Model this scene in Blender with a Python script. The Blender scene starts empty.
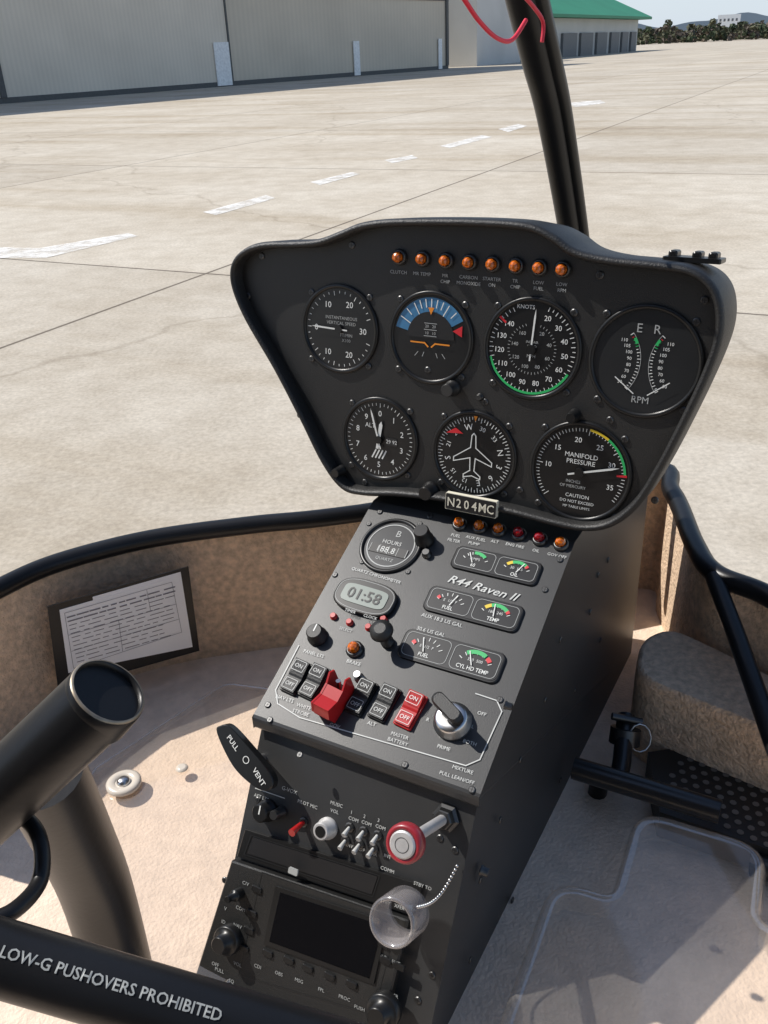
import bpy, bmesh, math, random
from mathutils import Vector, Matrix
random.seed(4)
rad=math.radians
sc=bpy.context.scene
# ------------------------------------------------------------------ camera
TH=rad(27.4); RH=rad(2.7); FP=887.0
C=Vector((0,0,1.4))
fw=Vector((0,math.cos(TH),-math.sin(TH)))
r0=Vector((1,0,0)); d0=Vector((0,-math.sin(TH),-math.cos(TH)))
rt=r0*math.cos(RH)+d0*math.sin(RH)
dn=d0*math.cos(RH)-r0*math.sin(RH)
def ray(px,py): return rt*((px-384)/FP)+dn*((py-512)/FP)+fw
cam=bpy.data.cameras.new("camera"); co=bpy.data.objects.new("camera",cam)
sc.collection.objects.link(co)
up=-dn; bk=-fw
co.matrix_world=Matrix(((rt.x,up.x,bk.x,C.x),(rt.y,up.y,bk.y,C.y),(rt.z,up.z,bk.z,C.z),(0,0,0,1)))
cam.sensor_fit='VERTICAL'; cam.sensor_height=24; cam.lens=FP/1024*24
cam.clip_start=0.02; cam.clip_end=9000
sc.camera=co
sc.view_settings.view_transform='Standard'; sc.view_settings.look='None'; sc.view_settings.exposure=0
# ------------------------------------------------------------------ light
SD=Vector((-0.80,0.30,1.02)).normalized()
sun=bpy.data.lights.new("sun",'SUN'); sun.energy=5.0; sun.angle=rad(0.5); sun.color=(1,.955,.89)
so=bpy.data.objects.new("sun",sun); sc.collection.objects.link(so)
so.rotation_euler=SD.to_track_quat('Z','Y').to_euler(); so.location=(-5,2,8)
w=bpy.data.worlds.new("World"); sc.world=w; w.use_nodes=True
nt=w.node_tree; sky=nt.nodes.new('ShaderNodeTexSky'); sky.sky_type='NISHITA'; sky.sun_disc=False
sky.sun_elevation=math.asin(SD.z); sky.sun_rotation=math.atan2(SD.x,SD.y)
sky.air_density=1.0; sky.dust_density=0.6; sky.ozone_density=1.0
tcw=nt.nodes.new('ShaderNodeTexCoord'); sx_=nt.nodes.new('ShaderNodeSeparateXYZ'); nt.links.new(tcw.outputs['Generated'],sx_.inputs[0])
mr=nt.nodes.new('ShaderNodeMapRange'); mr.inputs[1].default_value=0; mr.inputs[2].default_value=.30; mr.inputs[3].default_value=.85; mr.inputs[4].default_value=0; nt.links.new(sx_.outputs[2],mr.inputs[0])
mw=nt.nodes.new('ShaderNodeMix'); mw.data_type='RGBA'; nt.links.new(mr.outputs[0],mw.inputs[0]); nt.links.new(sky.outputs[0],mw.inputs[6]); mw.inputs[7].default_value=(4.4,5.1,6.0,1)
nt.links.new(mw.outputs[2],nt.nodes['Background'].inputs[0]); nt.nodes['Background'].inputs[1].default_value=0.15
# ------------------------------------------------------------------ materials
def mat(name,col,rough=.5,metal=0,bump=0,bscale=400,var=.12,vscale=8,spec=.5,coat=0,bdist=.001):
    m=bpy.data.materials.new(name); m.use_nodes=True; n=m.node_tree; b=n.nodes['Principled BSDF']
    tc=n.nodes.new('ShaderNodeTexCoord')
    nz=n.nodes.new('ShaderNodeTexNoise'); nz.inputs['Scale'].default_value=vscale; nz.inputs['Detail'].default_value=6
    n.links.new(tc.outputs['Object'],nz.inputs['Vector'])
    rp=n.nodes.new('ShaderNodeValToRGB'); rp.color_ramp.elements[0].position=.3; rp.color_ramp.elements[1].position=.7
    rp.color_ramp.elements[0].color=tuple(c*(1-var) for c in col)+(1,)
    rp.color_ramp.elements[1].color=tuple(min(1,c*(1+var)) for c in col)+(1,)
    n.links.new(nz.outputs[0],rp.inputs[0]); n.links.new(rp.outputs[0],b.inputs['Base Color'])
    b.inputs['Roughness'].default_value=rough; b.inputs['Metallic'].default_value=metal
    b.inputs['Specular IOR Level'].default_value=spec
    b.inputs['Coat Weight'].default_value=coat
    if bump:
        z=n.nodes.new('ShaderNodeTexNoise'); z.inputs['Scale'].default_value=bscale; z.inputs['Detail'].default_value=3
        n.links.new(tc.outputs['Object'],z.inputs['Vector'])
        bu=n.nodes.new('ShaderNodeBump'); bu.inputs['Strength'].default_value=bump; bu.inputs['Distance'].default_value=bdist
        n.links.new(z.outputs[0],bu.inputs['Height']); n.links.new(bu.outputs[0],b.inputs['Normal'])
    return m
BLK=mat("black_wrinkle_paint",(.014,.014,.0135),.48,bump=.3,bscale=1000,var=.25)
CON=mat("console_paint",(.030,.0305,.031),.42,bump=.12,bscale=1300,var=.18,vscale=9)
HOOD=mat("black_grained_vinyl",(.013,.0128,.0125),.5,bump=.6,bscale=650,var=.3)
GLOSS=mat("black_plastic",(.011,.011,.011),.33,var=.1,spec=.4)
TUBE=mat("black_satin_paint",(.010,.010,.011),.36,bump=.1,bscale=200,var=.3,spec=.35)
DIAL=mat("dial_black",(.007,.007,.0075),.35,var=.2)
DIALG=mat("dial_grey",(.020,.021,.022),.3,var=.2)
WH=mat("white_ink",(.70,.71,.68),.5,var=.05)
WH2=mat("dim_white_ink",(.36,.37,.36),.5,var=.08)
WH3=mat("console_white_ink",(.52,.53,.51),.5,var=.1,vscale=60)
RED=mat("red_plastic",(.42,.012,.012),.35,var=.15,coat=.3)
REDK=mat("dark_red_knob",(.30,.02,.03),.35,var=.2,coat=.3,vscale=60)
REDI=mat("red_ink",(.6,.02,.03),.4)
GRN=mat("green_ink",(.03,.42,.12),.4)
YEL=mat("yellow_ink",(.7,.5,.03),.4)
BLU=mat("blue_dial",(.05,.18,.34),.35)
ORG=mat("orange_ink",(.75,.25,.02),.4)
AMB=mat("amber_lens",(.55,.12,.006),.06,var=.75,vscale=420,coat=1)
RLN=mat("red_lens",(.26,.006,.01),.06,var=.5,vscale=420,coat=1)
MET=mat("satin_metal",(.55,.55,.55),.28,metal=1,var=.1)
BRU=mat("brushed_metal_face",(.55,.54,.53),.4,metal=.35,var=.12,vscale=90)
BRZ=mat("worn_bronze_rim",(.30,.25,.19),.4,metal=.6,var=.4,vscale=80)
CRM=mat("cream_plastic",(.62,.56,.48),.3,var=.06)
DMET=mat("dark_metal",(.09,.09,.09),.4,metal=.9,var=.2)
LCD=mat("lcd_grey_green",(.24,.27,.24),.25,var=.05)
INK=mat("black_ink",(.008,.008,.009),.5)
TAN=mat("tan_carpet",(.74,.55,.39),.98,bump=1,bscale=260,var=.22,vscale=120,spec=.05,bdist=.003)
PNK=mat("beige_floor_carpet",(.78,.63,.50),.95,bump=.9,bscale=260,var=.09,vscale=60,spec=.05,bdist=.0015)
PAPER=mat("paper",(.88,.90,.93),.7,var=.02)
CORD=mat("red_cord",(.65,.02,.05),.6)
SKYBLK=mat("sky_block_grey",(.10,.095,.09),.9,var=.1)  # only on the unseen parts added to block sky light
def clear(name,col,fac,rough=.1,lo=.5,hi=1.7,refl=.05,bs=.12):
    m=bpy.data.materials.new(name); m.use_nodes=True; n=m.node_tree
    out=n.nodes['Material Output']; b=n.nodes['Principled BSDF']
    tr=n.nodes.new('ShaderNodeBsdfTransparent'); tr.inputs[0].default_value=(.985,.97,.95,1)
    mx=n.nodes.new('ShaderNodeMixShader'); b.inputs['Roughness'].default_value=rough
    nz=n.nodes.new('ShaderNodeTexNoise'); nz.inputs['Scale'].default_value=9; nz.inputs['Detail'].default_value=8
    tc=n.nodes.new('ShaderNodeTexCoord'); n.links.new(tc.outputs['Object'],nz.inputs['Vector'])
    ma=n.nodes.new('ShaderNodeMapRange'); ma.inputs[1].default_value=.3; ma.inputs[2].default_value=.75
    ma.inputs[3].default_value=fac*lo; ma.inputs[4].default_value=min(1,fac*hi)
    n.links.new(nz.outputs[0],ma.inputs[0]); n.links.new(ma.outputs[0],mx.inputs[0])
    b.inputs['Base Color'].default_value=col+(1,)
    nb=n.nodes.new('ShaderNodeTexNoise'); nb.inputs['Scale'].default_value=5; nb.inputs['Detail'].default_value=1; n.links.new(tc.outputs['Object'],nb.inputs['Vector'])
    bu=n.nodes.new('ShaderNodeBump'); bu.inputs['Strength'].default_value=bs; bu.inputs['Distance'].default_value=.02; n.links.new(nb.outputs[0],bu.inputs['Height'])
    gl=n.nodes.new('ShaderNodeBsdfGlossy'); gl.inputs['Roughness'].default_value=rough; n.links.new(bu.outputs[0],gl.inputs['Normal'])
    m2=n.nodes.new('ShaderNodeMixShader'); m2.inputs[0].default_value=refl
    n.links.new(tr.outputs[0],mx.inputs[1]); n.links.new(b.outputs[0],mx.inputs[2])
    n.links.new(mx.outputs[0],m2.inputs[1]); n.links.new(gl.outputs[0],m2.inputs[2]); n.links.new(m2.outputs[0],out.inputs[0])
    return m
ACR=clear("clear_acrylic",(.82,.74,.66),.08,.07,refl=.075)
ACE=clear("acrylic_edge",(.78,.72,.66),.16,.08,refl=.20)
PGL=clear("cloudy_plastic",(.55,.52,.53),.30,.12,refl=.10)
# ------------------------------------------------------------------ geometry helpers
_gc={}
def glyph(s,shear=0,off=0):
    k=(s,shear,off)
    if k in _gc: return _gc[k]
    cu=bpy.data.curves.new('t','FONT'); cu.body=s; cu.align_x='CENTER'; cu.align_y='CENTER'; cu.size=1
    cu.resolution_u=2; cu.shear=shear; cu.offset=off
    ob=bpy.data.objects.new('t',cu); sc.collection.objects.link(ob)
    bpy.context.view_layer.update(); dg=bpy.context.evaluated_depsgraph_get()
    me=bpy.data.meshes.new_from_object(ob.evaluated_get(dg))
    v=[(p.co.x,p.co.y) for p in me.vertices]; f=[tuple(q.vertices) for q in me.polygons]
    bpy.data.objects.remove(ob); bpy.data.curves.remove(cu); bpy.data.meshes.remove(me)
    if v:
        y0=min(p[1] for p in v); y1=max(p[1] for p in v); ym=(y0+y1)/2
        v=[(x,y-ym) for x,y in v]
    _gc[k]=(v,f); return _gc[k]
class Geo:
    def __init__(s): s.v=[];s.f=[];s.m=[];s.s=[];s.ms=[]
    def mi(s,m):
        if m not in s.ms: s.ms.append(m)
        return s.ms.index(m)
    def add(s,vs,fs,m,sm=False):
        b=len(s.v); s.v+= [Vector(p) for p in vs]; i=s.mi(m)
        for f in fs: s.f.append([b+k for k in f]); s.m.append(i); s.s.append(sm)
    def poly(s,pts,m,z=None):
        if z is not None: pts=[(p[0],p[1],z) for p in pts]
        s.add(pts,[list(range(len(pts)))],m)
    def loft(s,loops,m,c0=False,c1=False,sm=False,closed=True):
        n=len(loops[0]); vs=[p for l in loops for p in l]; fs=[]
        for k in range(len(loops)-1):
            for i in range(n if closed else n-1):
                j=(i+1)%n; fs.append([k*n+i,k*n+j,(k+1)*n+j,(k+1)*n+i])
        s.add(vs,fs,m,sm)
        if c0: s.add(loops[0],[list(range(n))[::-1]],m)
        if c1: s.add(loops[-1],[list(range(n))],m)
    def prism(s,pts,z0,z1,m,ch=0):
        lo=[[(p[0],p[1],z0) for p in pts]]
        if ch:
            cx=sum(p[0] for p in pts)/len(pts); cy=sum(p[1] for p in pts)/len(pts)
            R=max(math.hypot(p[0]-cx,p[1]-cy) for p in pts); k=1-ch/R*1.3
            lo.append([(p[0],p[1],z1-ch) for p in pts]); lo.append([(cx+(p[0]-cx)*k,cy+(p[1]-cy)*k,z1) for p in pts])
        else: lo.append([(p[0],p[1],z1) for p in pts])
        s.loft(lo,m,True,True)
    def lathe(s,c,prof,m,seg=32,sm=True,c0=False,c1=True):
        lo=[[(c[0]+r*math.cos(2*math.pi*i/seg),c[1]+r*math.sin(2*math.pi*i/seg),z+(c[2] if len(c)>2 else 0)) for i in range(seg)] for r,z in prof]
        s.loft(lo,m,c0,c1,sm)
    def disc(s,c,r,z,m,seg=48):
        s.poly([(c[0]+r*math.cos(2*math.pi*i/seg),c[1]+r*math.sin(2*math.pi*i/seg)) for i in range(seg)],m,z)
    def arc(s,c,r0_,r1_,a0,a1,z,m,seg=40):
        A=[];B=[]
        for i in range(seg+1):
            a=rad(a0+(a1-a0)*i/seg); A.append((c[0]+r0_*math.sin(a),c[1]+r0_*math.cos(a),z)); B.append((c[0]+r1_*math.sin(a),c[1]+r1_*math.cos(a),z))
        s.loft([A,B],m,closed=False)
    def tick(s,c,a,ra,rb,wd,z,m):
        a=rad(a); d=Vector((math.sin(a),math.cos(a))); p=Vector((d.y,-d.x))*wd/2; c=Vector(c[:2])
        q=[c+d*ra-p,c+d*rb-p,c+d*rb+p,c+d*ra+p]; s.poly([(t.x,t.y) for t in q],m,z)
    def text(s,t,x,y,cap,z,m,rot=0,shear=0,off=0,sx=1):
        v,f=glyph(t,shear,off); k=cap/.70; ca,sa=math.cos(rot),math.sin(rot)
        s.add([(x+(a*sx*ca-b*sa)*k,y+(a*sx*sa+b*ca)*k,z) for a,b in v],f,m)
    def line(s,pts,wd,z,m):
        for i in range(len(pts)-1):
            a=Vector(pts[i][:2]); b=Vector(pts[i+1][:2]); d=(b-a)
            if d.length<1e-7: continue
            d.normalize(); p=Vector((-d.y,d.x))*wd/2; a2=a-d*wd/2;b2=b+d*wd/2
            s.poly([tuple(a2-p),tuple(b2-p),tuple(b2+p),tuple(a2+p)],m,z+i*1e-6)
    def tube(s,pts,R,m,seg=16,caps=True):
        P=[Vector(p) for p in pts]; n=len(P); T=[]
        for i in range(n): T.append((P[min(i+1,n-1)]-P[max(i-1,0)]).normalized())
        a=Vector((0,0,1)) if abs(T[0].z)<.9 else Vector((1,0,0))
        x=T[0].cross(a).normalized(); lo=[]
        for i in range(n):
            x=(x-T[i]*x.dot(T[i])).normalized(); y=T[i].cross(x); r=R[i] if isinstance(R,(list,tuple)) else R
            lo.append([P[i]+(x*math.cos(2*math.pi*k/seg)+y*math.sin(2*math.pi*k/seg))*r for k in range(seg)])
        s.loft(lo,m,caps,caps,True)
def rrect(cx,cy,w_,h_,r=0,rot=0,n=5):
    pts=[]
    for (sx,sy,a0) in ((1,1,0),(-1,1,90),(-1,-1,180),(1,-1,270)):
        for i in range(n+1):
            a=rad(a0+90*i/n); pts.append((sx*(w_/2-r)+r*math.cos(a),sy*(h_/2-r)+r*math.sin(a)))
    c_,s_=math.cos(rot),math.sin(rot)
    return [(cx+x*c_-y*s_,cy+x*s_+y*c_) for x,y in pts]
def cr(pts,n=6,closed=True):
    P=[Vector(p) for p in pts]; N=len(P); out=[]
    rng=range(N) if closed else range(N-1)
    for i in rng:
        g=(lambda k:P[k%N]) if closed else (lambda k:P[max(0,min(N-1,k))])
        a,b,c,d=g(i-1),g(i),g(i+1),g(i+2)
        for k in range(n):
            t=k/n; out.append(.5*((2*b)+(c-a)*t+(2*a-5*b+4*c-d)*t*t+(3*b-a-3*c+d)*t**3))
    if not closed: out.append(P[-1])
    return out
def fillet(P,r,n=6):
    out=[]; N=len(P)
    for i in range(N):
        b=P[i]; a=P[i-1]; c=P[(i+1)%N]; rr=min(r,(a-b).length*.45,(c-b).length*.45)
        p=b+(a-b).normalized()*rr; q=b+(c-b).normalized()*rr
        for k in range(n+1):
            t=k/n; out.append(p*(1-t)**2+b*2*t*(1-t)+q*t*t)
    return out
def offs(P,d):
    n=len(P); A=sum(P[i].x*P[(i+1)%n].y-P[(i+1)%n].x*P[i].y for i in range(n)); sg=1 if A>0 else -1
    out=[]
    for i in range(n):
        t=(P[(i+1)%n]-P[i-1]).normalized(); out.append(P[i]+Vector((t.y,-t.x))*sg*d)
    return out
W={}
def mk(name,g,M=None,parent=None,**kw):
    if M is None: M=Matrix.Identity(4)
    if g is None: ob=bpy.data.objects.new(name,None); ob.empty_display_size=.05
    else:
        if isinstance(g,Geo):
            me=bpy.data.meshes.new(name); me.from_pydata([tuple(v) for v in g.v],[],g.f)
            for m in g.ms: me.materials.append(m)
            for p,mi,sm in zip(me.polygons,g.m,g.s): p.material_index=mi; p.use_smooth=sm
            me.update()
        else: me=g
        ob=bpy.data.objects.new(name,me)
    sc.collection.objects.link(ob); W[ob.name]=M
    if parent: ob.parent=parent; ob.matrix_parent_inverse=W[parent.name].inverted()
    ob.matrix_basis=M
    for k,v in kw.items(): ob[k]=v
    return ob
class Plane:
    def __init__(s,O,X,U):
        s.O=Vector(O);s.X=X.normalized();s.U=U.normalized();s.N=s.X.cross(s.U)
        s.M=s.mat(s.O)
    def mat(s,O): 
        X,U,N=s.X,s.U,s.N
        return Matrix(((X.x,U.x,N.x,O.x),(X.y,U.y,N.y,O.y),(X.z,U.z,N.z,O.z),(0,0,0,1)))
    def hit(s,px,py,w_=0):
        d=ray(px,py); return C+d*((s.O+s.N*w_-C).dot(s.N)/d.dot(s.N))
    def uv(s,px,py,w_=0):
        h=s.hit(px,py,w_)-s.O; return Vector((h.dot(s.X),h.dot(s.U)))
    def at(s,px,py,w_=0): return s.mat(s.hit(px,py,w_))
    def k(s,px,py): return (s.hit(px,py)-C).dot(fw)/FP
def pd(px,py,d): return C+ray(px,py)*d
def onz(px,py,z):
    d=ray(px,py); return C+d*((z-C.z)/d.z)
# ------------------------------------------------------------------ helicopter frame
AL=rad(29.7)
XH=Vector((math.cos(AL),-math.sin(AL),0)); FH=Vector((math.sin(AL),math.cos(AL),0)); Z=Vector((0,0,1))
D0=.8355
t1=rad(8)
PP=Plane(C+ray(480.2,343.4)*.9253*D0,XH,FH*math.sin(t1)+Z*math.cos(t1))
Hh=PP.hit(375,500)
t2=rad(28)
CP=Plane(Hh,XH,FH*math.cos(t2)+Z*math.sin(t2))
TL=CP.uv(372,503); TR=CP.uv(573,547); BL=CP.uv(252,717); BR=CP.uv(479,798)
vt=(TL.y+TR.y)/2+.004; vb=(BL.y+BR.y)/2
hb=CP.O+CP.U*vb
t3=rad(60)
LP=Plane(hb-Z*.012+FH*.008,XH,FH*math.cos(t3)+Z*math.sin(t3))
ZF=LP.hit(203,968).z
# ================================================================== INSTRUMENT PANEL
ip=mk("instrument_panel",None,PP.M,label="black mushroom-shaped helicopter instrument panel with seven round gauges",category="instrument panel")
OUT=[(228,272),(233,257),(245,247),(262,242),(290,241),(316,239),(338,231),(358,223),(385,219),(430,218),(485,219),(528,223),(553,234),(575,249),(610,257),(660,262),(692,268),(713,283),(723,307),(722,340),(708,380),(684,430),(660,475),(638,508),(612,528),(585,533),(555,528),(500,514),(440,503),(395,498),(362,497),(340,490),(320,464),(298,420),(272,370),(244,322),(231,292)]
o2=cr([PP.uv(x,y,.014) for x,y in OUT],6)
def lp(d,z): return [(p.x,p.y,z) for p in offs(o2,d)]
g=Geo()
g.loft([lp(-.02,-.12),lp(-.012,-.105),lp(-.004,-.08),lp(0,-.03),lp(0,.009),lp(-.001,.012),lp(-.003,.014),lp(-.005,.0135),lp(-.0065,.011),lp(-.0072,-.004)],HOOD,sm=True,c0=True)
mk("hood",g,PP.M,ip)
g=Geo(); g.poly([(p.x,p.y) for p in offs(o2,-.0065)],BLK,0.0)
mk("face_plate",g,PP.M,ip)
gs=Geo(); gs.lathe((0,0),[(.0032,0),(.0032,.0008),(.0024,.0014)],DMET,12,sm=False); gs.line([(-.0018,0),(.0018,0)],.0006,.0015,INK); gs.line([(0,-.0018),(0,.0018)],.0006,.0016,INK)
scr_me=None
def screw(plane,px,py,par,s=1):
    global scr_me
    if scr_me is None:
        o=mk("screw",gs,plane.at(px,py),par); scr_me=o.data
    else: mk("screw",scr_me,plane.at(px,py)@Matrix.Scale(s,4),par)
def gauge(px,py,R,paint,label,face=DIAL,plane=PP,par=ip,name="gauge",screws=True):
    M=plane.at(px,py)
    g=Geo(); g.lathe((0,0),[(R+.0042,0),(R+.0042,.0016),(R+.0032,.0026),(R+.0008,.0026),(R,.0006)],GLOSS,64,c1=False)
    b=mk(name,g,M,par,label=label)
    g=Geo(); g.disc((0,0),R,.0007,face,64); mk("dial",g,M,b)
    g=Geo(); n=Geo(); paint(g,n,R)
    if g.f: mk("dial_marking",g,M,b)
    if n.f: mk("needle",n,M,b)
    if screws:
        uv=plane.uv(px,py)
        for sx in(-1,1):
            for sy in (-1,1):
                d=R*.98
                P=plane.mat(plane.O+plane.X*(uv.x+sx*d*.86)+plane.U*(uv.y+sy*d*.86))
                global scr_me
                if scr_me is None: scr_me=mk("screw",gs,P,par).data
                else: mk("screw",scr_me,P,par)
    return b
zt=.0011; zn=.003
def needle(n,a,L,wd,R,m=WH,tail=.25,z=zn):
    a_=rad(a); d=Vector((math.sin(a_),math.cos(a_))); p=Vector((d.y,-d.x))*wd/2*R
    q=[-d*tail*R-p*.8,d*L*.8*R-p,d*L*R,d*L*.8*R+p,-d*tail*R+p*.8]; n.poly([tuple(t) for t in q],m,z); 
    n.lathe((0,0),[(.1*R,zt),(.1*R,z+.0006)],GLOSS,16,sm=False)
def num(g,t,a,r,cap,R,m=WH): g.text(t,math.sin(rad(a))*r*R,math.cos(rad(a))*r*R,cap*R*.92,zt,m,off=.004)
def p_vsi(g,n,R):
    for i in range(33):
        a=-90-160+i*10
        g.tick((0,0),a,(.83 if i%4==0 else .88)*R,.94*R,.017*R,zt,WH)
    for t,a in (("0",-90),("10",-30),("20",25),("30",90),("20",155),("10",210)): num(g,t,a,.68,.16,R)
    g.text("INSTANTANEOUS",.05*R,.28*R,.08*R,zt,WH2); g.text("VERTICAL SPEED",.05*R,.15*R,.08*R,zt,WH2)
    g.text("FT/MIN",.2*R,-.14*R,.08*R,zt,WH2); g.text("X100",.2*R,-.27*R,.08*R,zt,WH2)
    needle(n,-88,.8,.045,R)
def p_ai(g,n,R):
    g.arc((0,0),.40*R,.95*R,-78,60,zt,BLU)
    g.arc((0,0),.0*R,.62*R,-90,90,zt+.0003,INK)
    for a in(-60,-45,-30,-20,-10,0,10,20,30,45): g.tick((0,0),a,(.72 if a%30 else .62)*R,.92*R,.024*R,zt+.0006,WH)
    g.poly([(-.08*R,.72*R),(.08*R,.72*R),(0,.55*R)],ORG,zt+.001)
    g.poly([(.58*R,.22*R),(.82*R,.10*R),(.82*R,.36*R)],REDI,zt+.001)
    g.line([(-.5*R,-.12*R),(-.14*R,-.12*R),(-.05*R,-.2*R)],.035*R,zt+.001,ORG); g.line([(.5*R,-.12*R),(.14*R,-.12*R),(.05*R,-.2*R)],.035*R,zt+.001,ORG)
    for y in (.35,.2,.05): g.line([(-.16*R,y*R),(.16*R,y*R)],.015*R,zt+.001,WH2)
    g.text("20   20",0,.28*R,.07*R,zt+.001,WH2); g.text("10   10",0,.12*R,.07*R,zt+.001,WH2)
    for x in(-.4,-.2,.2,.4): g.line([(x*R,-.45*R),(x*.8*R,-.35*R)],.015*R,zt,WH2)
def p_asi(g,n,R):
    for i in range(54):
        a=20+i*6.2
        if a>334: break
        g.tick((0,0),a,(.87 if i%2==0 else .9)*R,.965*R,.016*R,zt,WH)
    ns=[20,30,40,50,60,70,80,90,100,110,120,130,140]
    for i,v in enumerate(ns): num(g,str(v),24+i*24.0,.74,.12,R)
    g.text("KNOTS",-.20*R,.88*R,.085*R,zt,WH)
    g.arc((0,0),.93*R,.98*R,118,255,zt+.0003,GRN); g.arc((0,0),.80*R,.99*R,308,311,zt+.0004,REDI)
    for i in range(40): g.tick((0,0),18+i*8.3,.50*R,.55*R,.012*R,zt,WH2)
    for i,v in enumerate([20,40,60,80,100,120,140,160]): num(g,str(v),30+i*42,.40,.085,R,WH2)
    g.text("MPH",0,-.15*R,.07*R,zt,WH2); g.text("IND AIR",0,.15*R,.055*R,zt,WH2); g.text("SPEED",0,.06*R,.055*R,zt,WH2)
    needle(n,3,.86,.04,R)
def p_rpm(g,n,R):
    g.text("E   R",0,.64*R,.17*R,zt,WH2); g.text("RPM",0,-.74*R,.13*R,zt,WH2)
    for sg in(-1,1):
        c=(sg*.98*R,-.02*R); a0=-sg*90
        for i in range(19):
            dl=-38+i*4.2; a=a0-sg*dl
            m=GRN if 2<=i<=4 else (REDI if i==1 else WH)
            g.tick(c,a,.83*R,(.90 if i%2==0 else .87)*R,.015*R,zt,m)
        g.arc(c,.895*R,.905*R,a0-38,a0+38,zt,WH2)
        g.arc(c,.85*R,.905*R,a0-sg*-32,a0-sg*-24,zt+.0002,GRN,8)
        for j,t in enumerate(["110","105","100","90","80","70","60","50"]):
            a=a0-sg*(-37+j*10.5)
            g.text(t,c[0]+math.sin(rad(a))*.68*R,c[1]+math.cos(rad(a))*.68*R,.065*R,zt,WH)
    n.line([(-.52*R,-.34*R),(-.14*R,-.62*R)],.02*R,zn,WH); n.line([(.52*R,-.34*R),(.14*R,-.62*R)],.02*R,zn,WH)
def p_alt(g,n,R):
    for i in range(50): g.tick((0,0),i*7.2,(.84 if i%5==0 else .88)*R,.95*R,.017*R,zt,WH)
    for i in range(10): num(g,str(i),i*36,.68,.16,R)
    g.text("ALT",-.28*R,.34*R,.12*R,zt,WH)
    g.prism(rrect(.36*R,-.02*R,.3*R,.2*R,.02*R),zt,zt+.0003,DIALG)
    g.text("29 92",.36*R,-.02*R,.10*R,zt+.0005,WH)
    for k in range(4): g.line([(-.2*R+k*.1*R,-.5*R),(-.1*R+k*.1*R,-.3*R)],.04*R,zt,WH)
    needle(n,8,.50,.10,R); needle(n,-17,.84,.05,R,z=zn+.0008)
def p_dg(g,n,R):
    for i in range(72): g.tick((0,0),i*5,(.83 if i%2==0 else .88)*R,.95*R,.017*R,zt,WH)
    for i,t in enumerate(["3","6","E","12","15","S","21","24","W","30","33","N"]):
        a=-254+i*30; x=math.sin(rad(a))*.70*R; y=math.cos(rad(a))*.70*R
        g.text(t,x,y,.15*R if len(t)<2 else .11*R,zt,WH,rot=-rad(a))
    pl=[(0,.56),(.05,.50),(.07,.20),(.50,-.10),(.50,-.20),(.07,-.06),(.055,-.38),(.22,-.50),(.22,-.57),(0,-.51)]
    fl=[(x*R,y*R) for x,y in pl]; fr=[(-x*R,y*R) for x,y in pl][::-1]
    n.line(fl+fr,.024*R,zn,WH)
    g.poly([(-.76*R,.46*R),(-.50*R,.62*R),(-.30*R,.50*R)],REDI,zt+.0004)
    g.poly([(-.05*R,.98*R),(.05*R,.98*R),(0,.84*R)],ORG,zt+.0006)
def p_mp(g,n,R):
    for i in range(56):
        a=-130+i*4.6; g.tick((0,0),a,(.82 if i%10==0 else .88)*R,.95*R,.014*R,zt,WH)
    for t,a in (("10",-84),("15",-48),("20",-8),("25",32),("30",68),("35",108)): num(g,t,a,.70,.12,R)
    g.arc((0,0),.92*R,.97*R,34,84,zt+.0004,GRN); g.arc((0,0),.92*R,.97*R,8,34,zt+.0004,YEL); g.arc((0,0),.78*R,.99*R,84,87,zt+.0005,REDI)
    g.text("MANIFOLD",0,.36*R,.10*R,zt,WH); g.text("PRESSURE",0,.22*R,.10*R,zt,WH)
    g.text("INCHES",-.12*R,-.22*R,.065*R,zt,WH2); g.text("OF MERCURY",-.12*R,-.33*R,.065*R,zt,WH2)
    g.text("CAUTION",0,-.53*R,.08*R,zt,WH); g.text("DO NOT EXCEED",0,-.66*R,.065*R,zt,WH); g.text("MP TABLE LIMITS",0,-.78*R,.055*R,zt,WH)
    needle(n,74,.86,.045,R)
gauge(340,329,.0375,p_vsi,"round black vertical speed gauge")
gauge(431,338,.0375,p_ai,"round attitude gauge with blue sky band")
gauge(532,349,.0395,p_asi,"round airspeed gauge with green arc")
gauge(645,362,.0415,p_rpm,"dual engine and rotor rpm gauge",face=DIALG)
gauge(380,439,.0370,p_alt,"round altimeter with white needles")
gauge(474,455,.0375,p_dg,"heading gauge with white aircraft outline")
gauge(580,472,.0410,p_mp,"manifold pressure gauge with caution text")
def lamp(plane,px,py,par,lens=AMB,R=.0062,label=None):
    M=plane.at(px,py); g=Geo(); g.lathe((0,0),[(R*1.15,0),(R*1.15,.002),(R,.003),(R*.86,.0042),(R*.78,.0035)],DMET,20,c1=False)
    o=mk("warning_lamp",g,M,par)
    if label:o["label"]=label
    g=Geo(); g.lathe((0,0),[(R*.76,.002),(R*.76,.006),(R*.60,.0082),(R*.3,.0095),(R*.02,.0098)],lens,9,sm=False); mk("lens",g,M,o)
gt=Geo()
def T(g,plane,s,px,py,cap,m=WH,dirp=None,z=.0009,shear=0,off=0,sx=1):
    u=plane.uv(px,py); rot=0
    if dirp:
        v=plane.uv(px+dirp[0],py+dirp[1])-u; rot=math.atan2(v.y,v.x)
    g.text(s,u.x,u.y,cap*plane.k(px,py),z,m,rot,shear,off,sx)
lab=[("CLUTCH",""),("MR TEMP",""),("MR","CHIP"),("CARBON","MONOXIDE"),("STARTER","ON"),("TR","CHIP"),("LOW","FUEL"),("LOW","RPM")]
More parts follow.
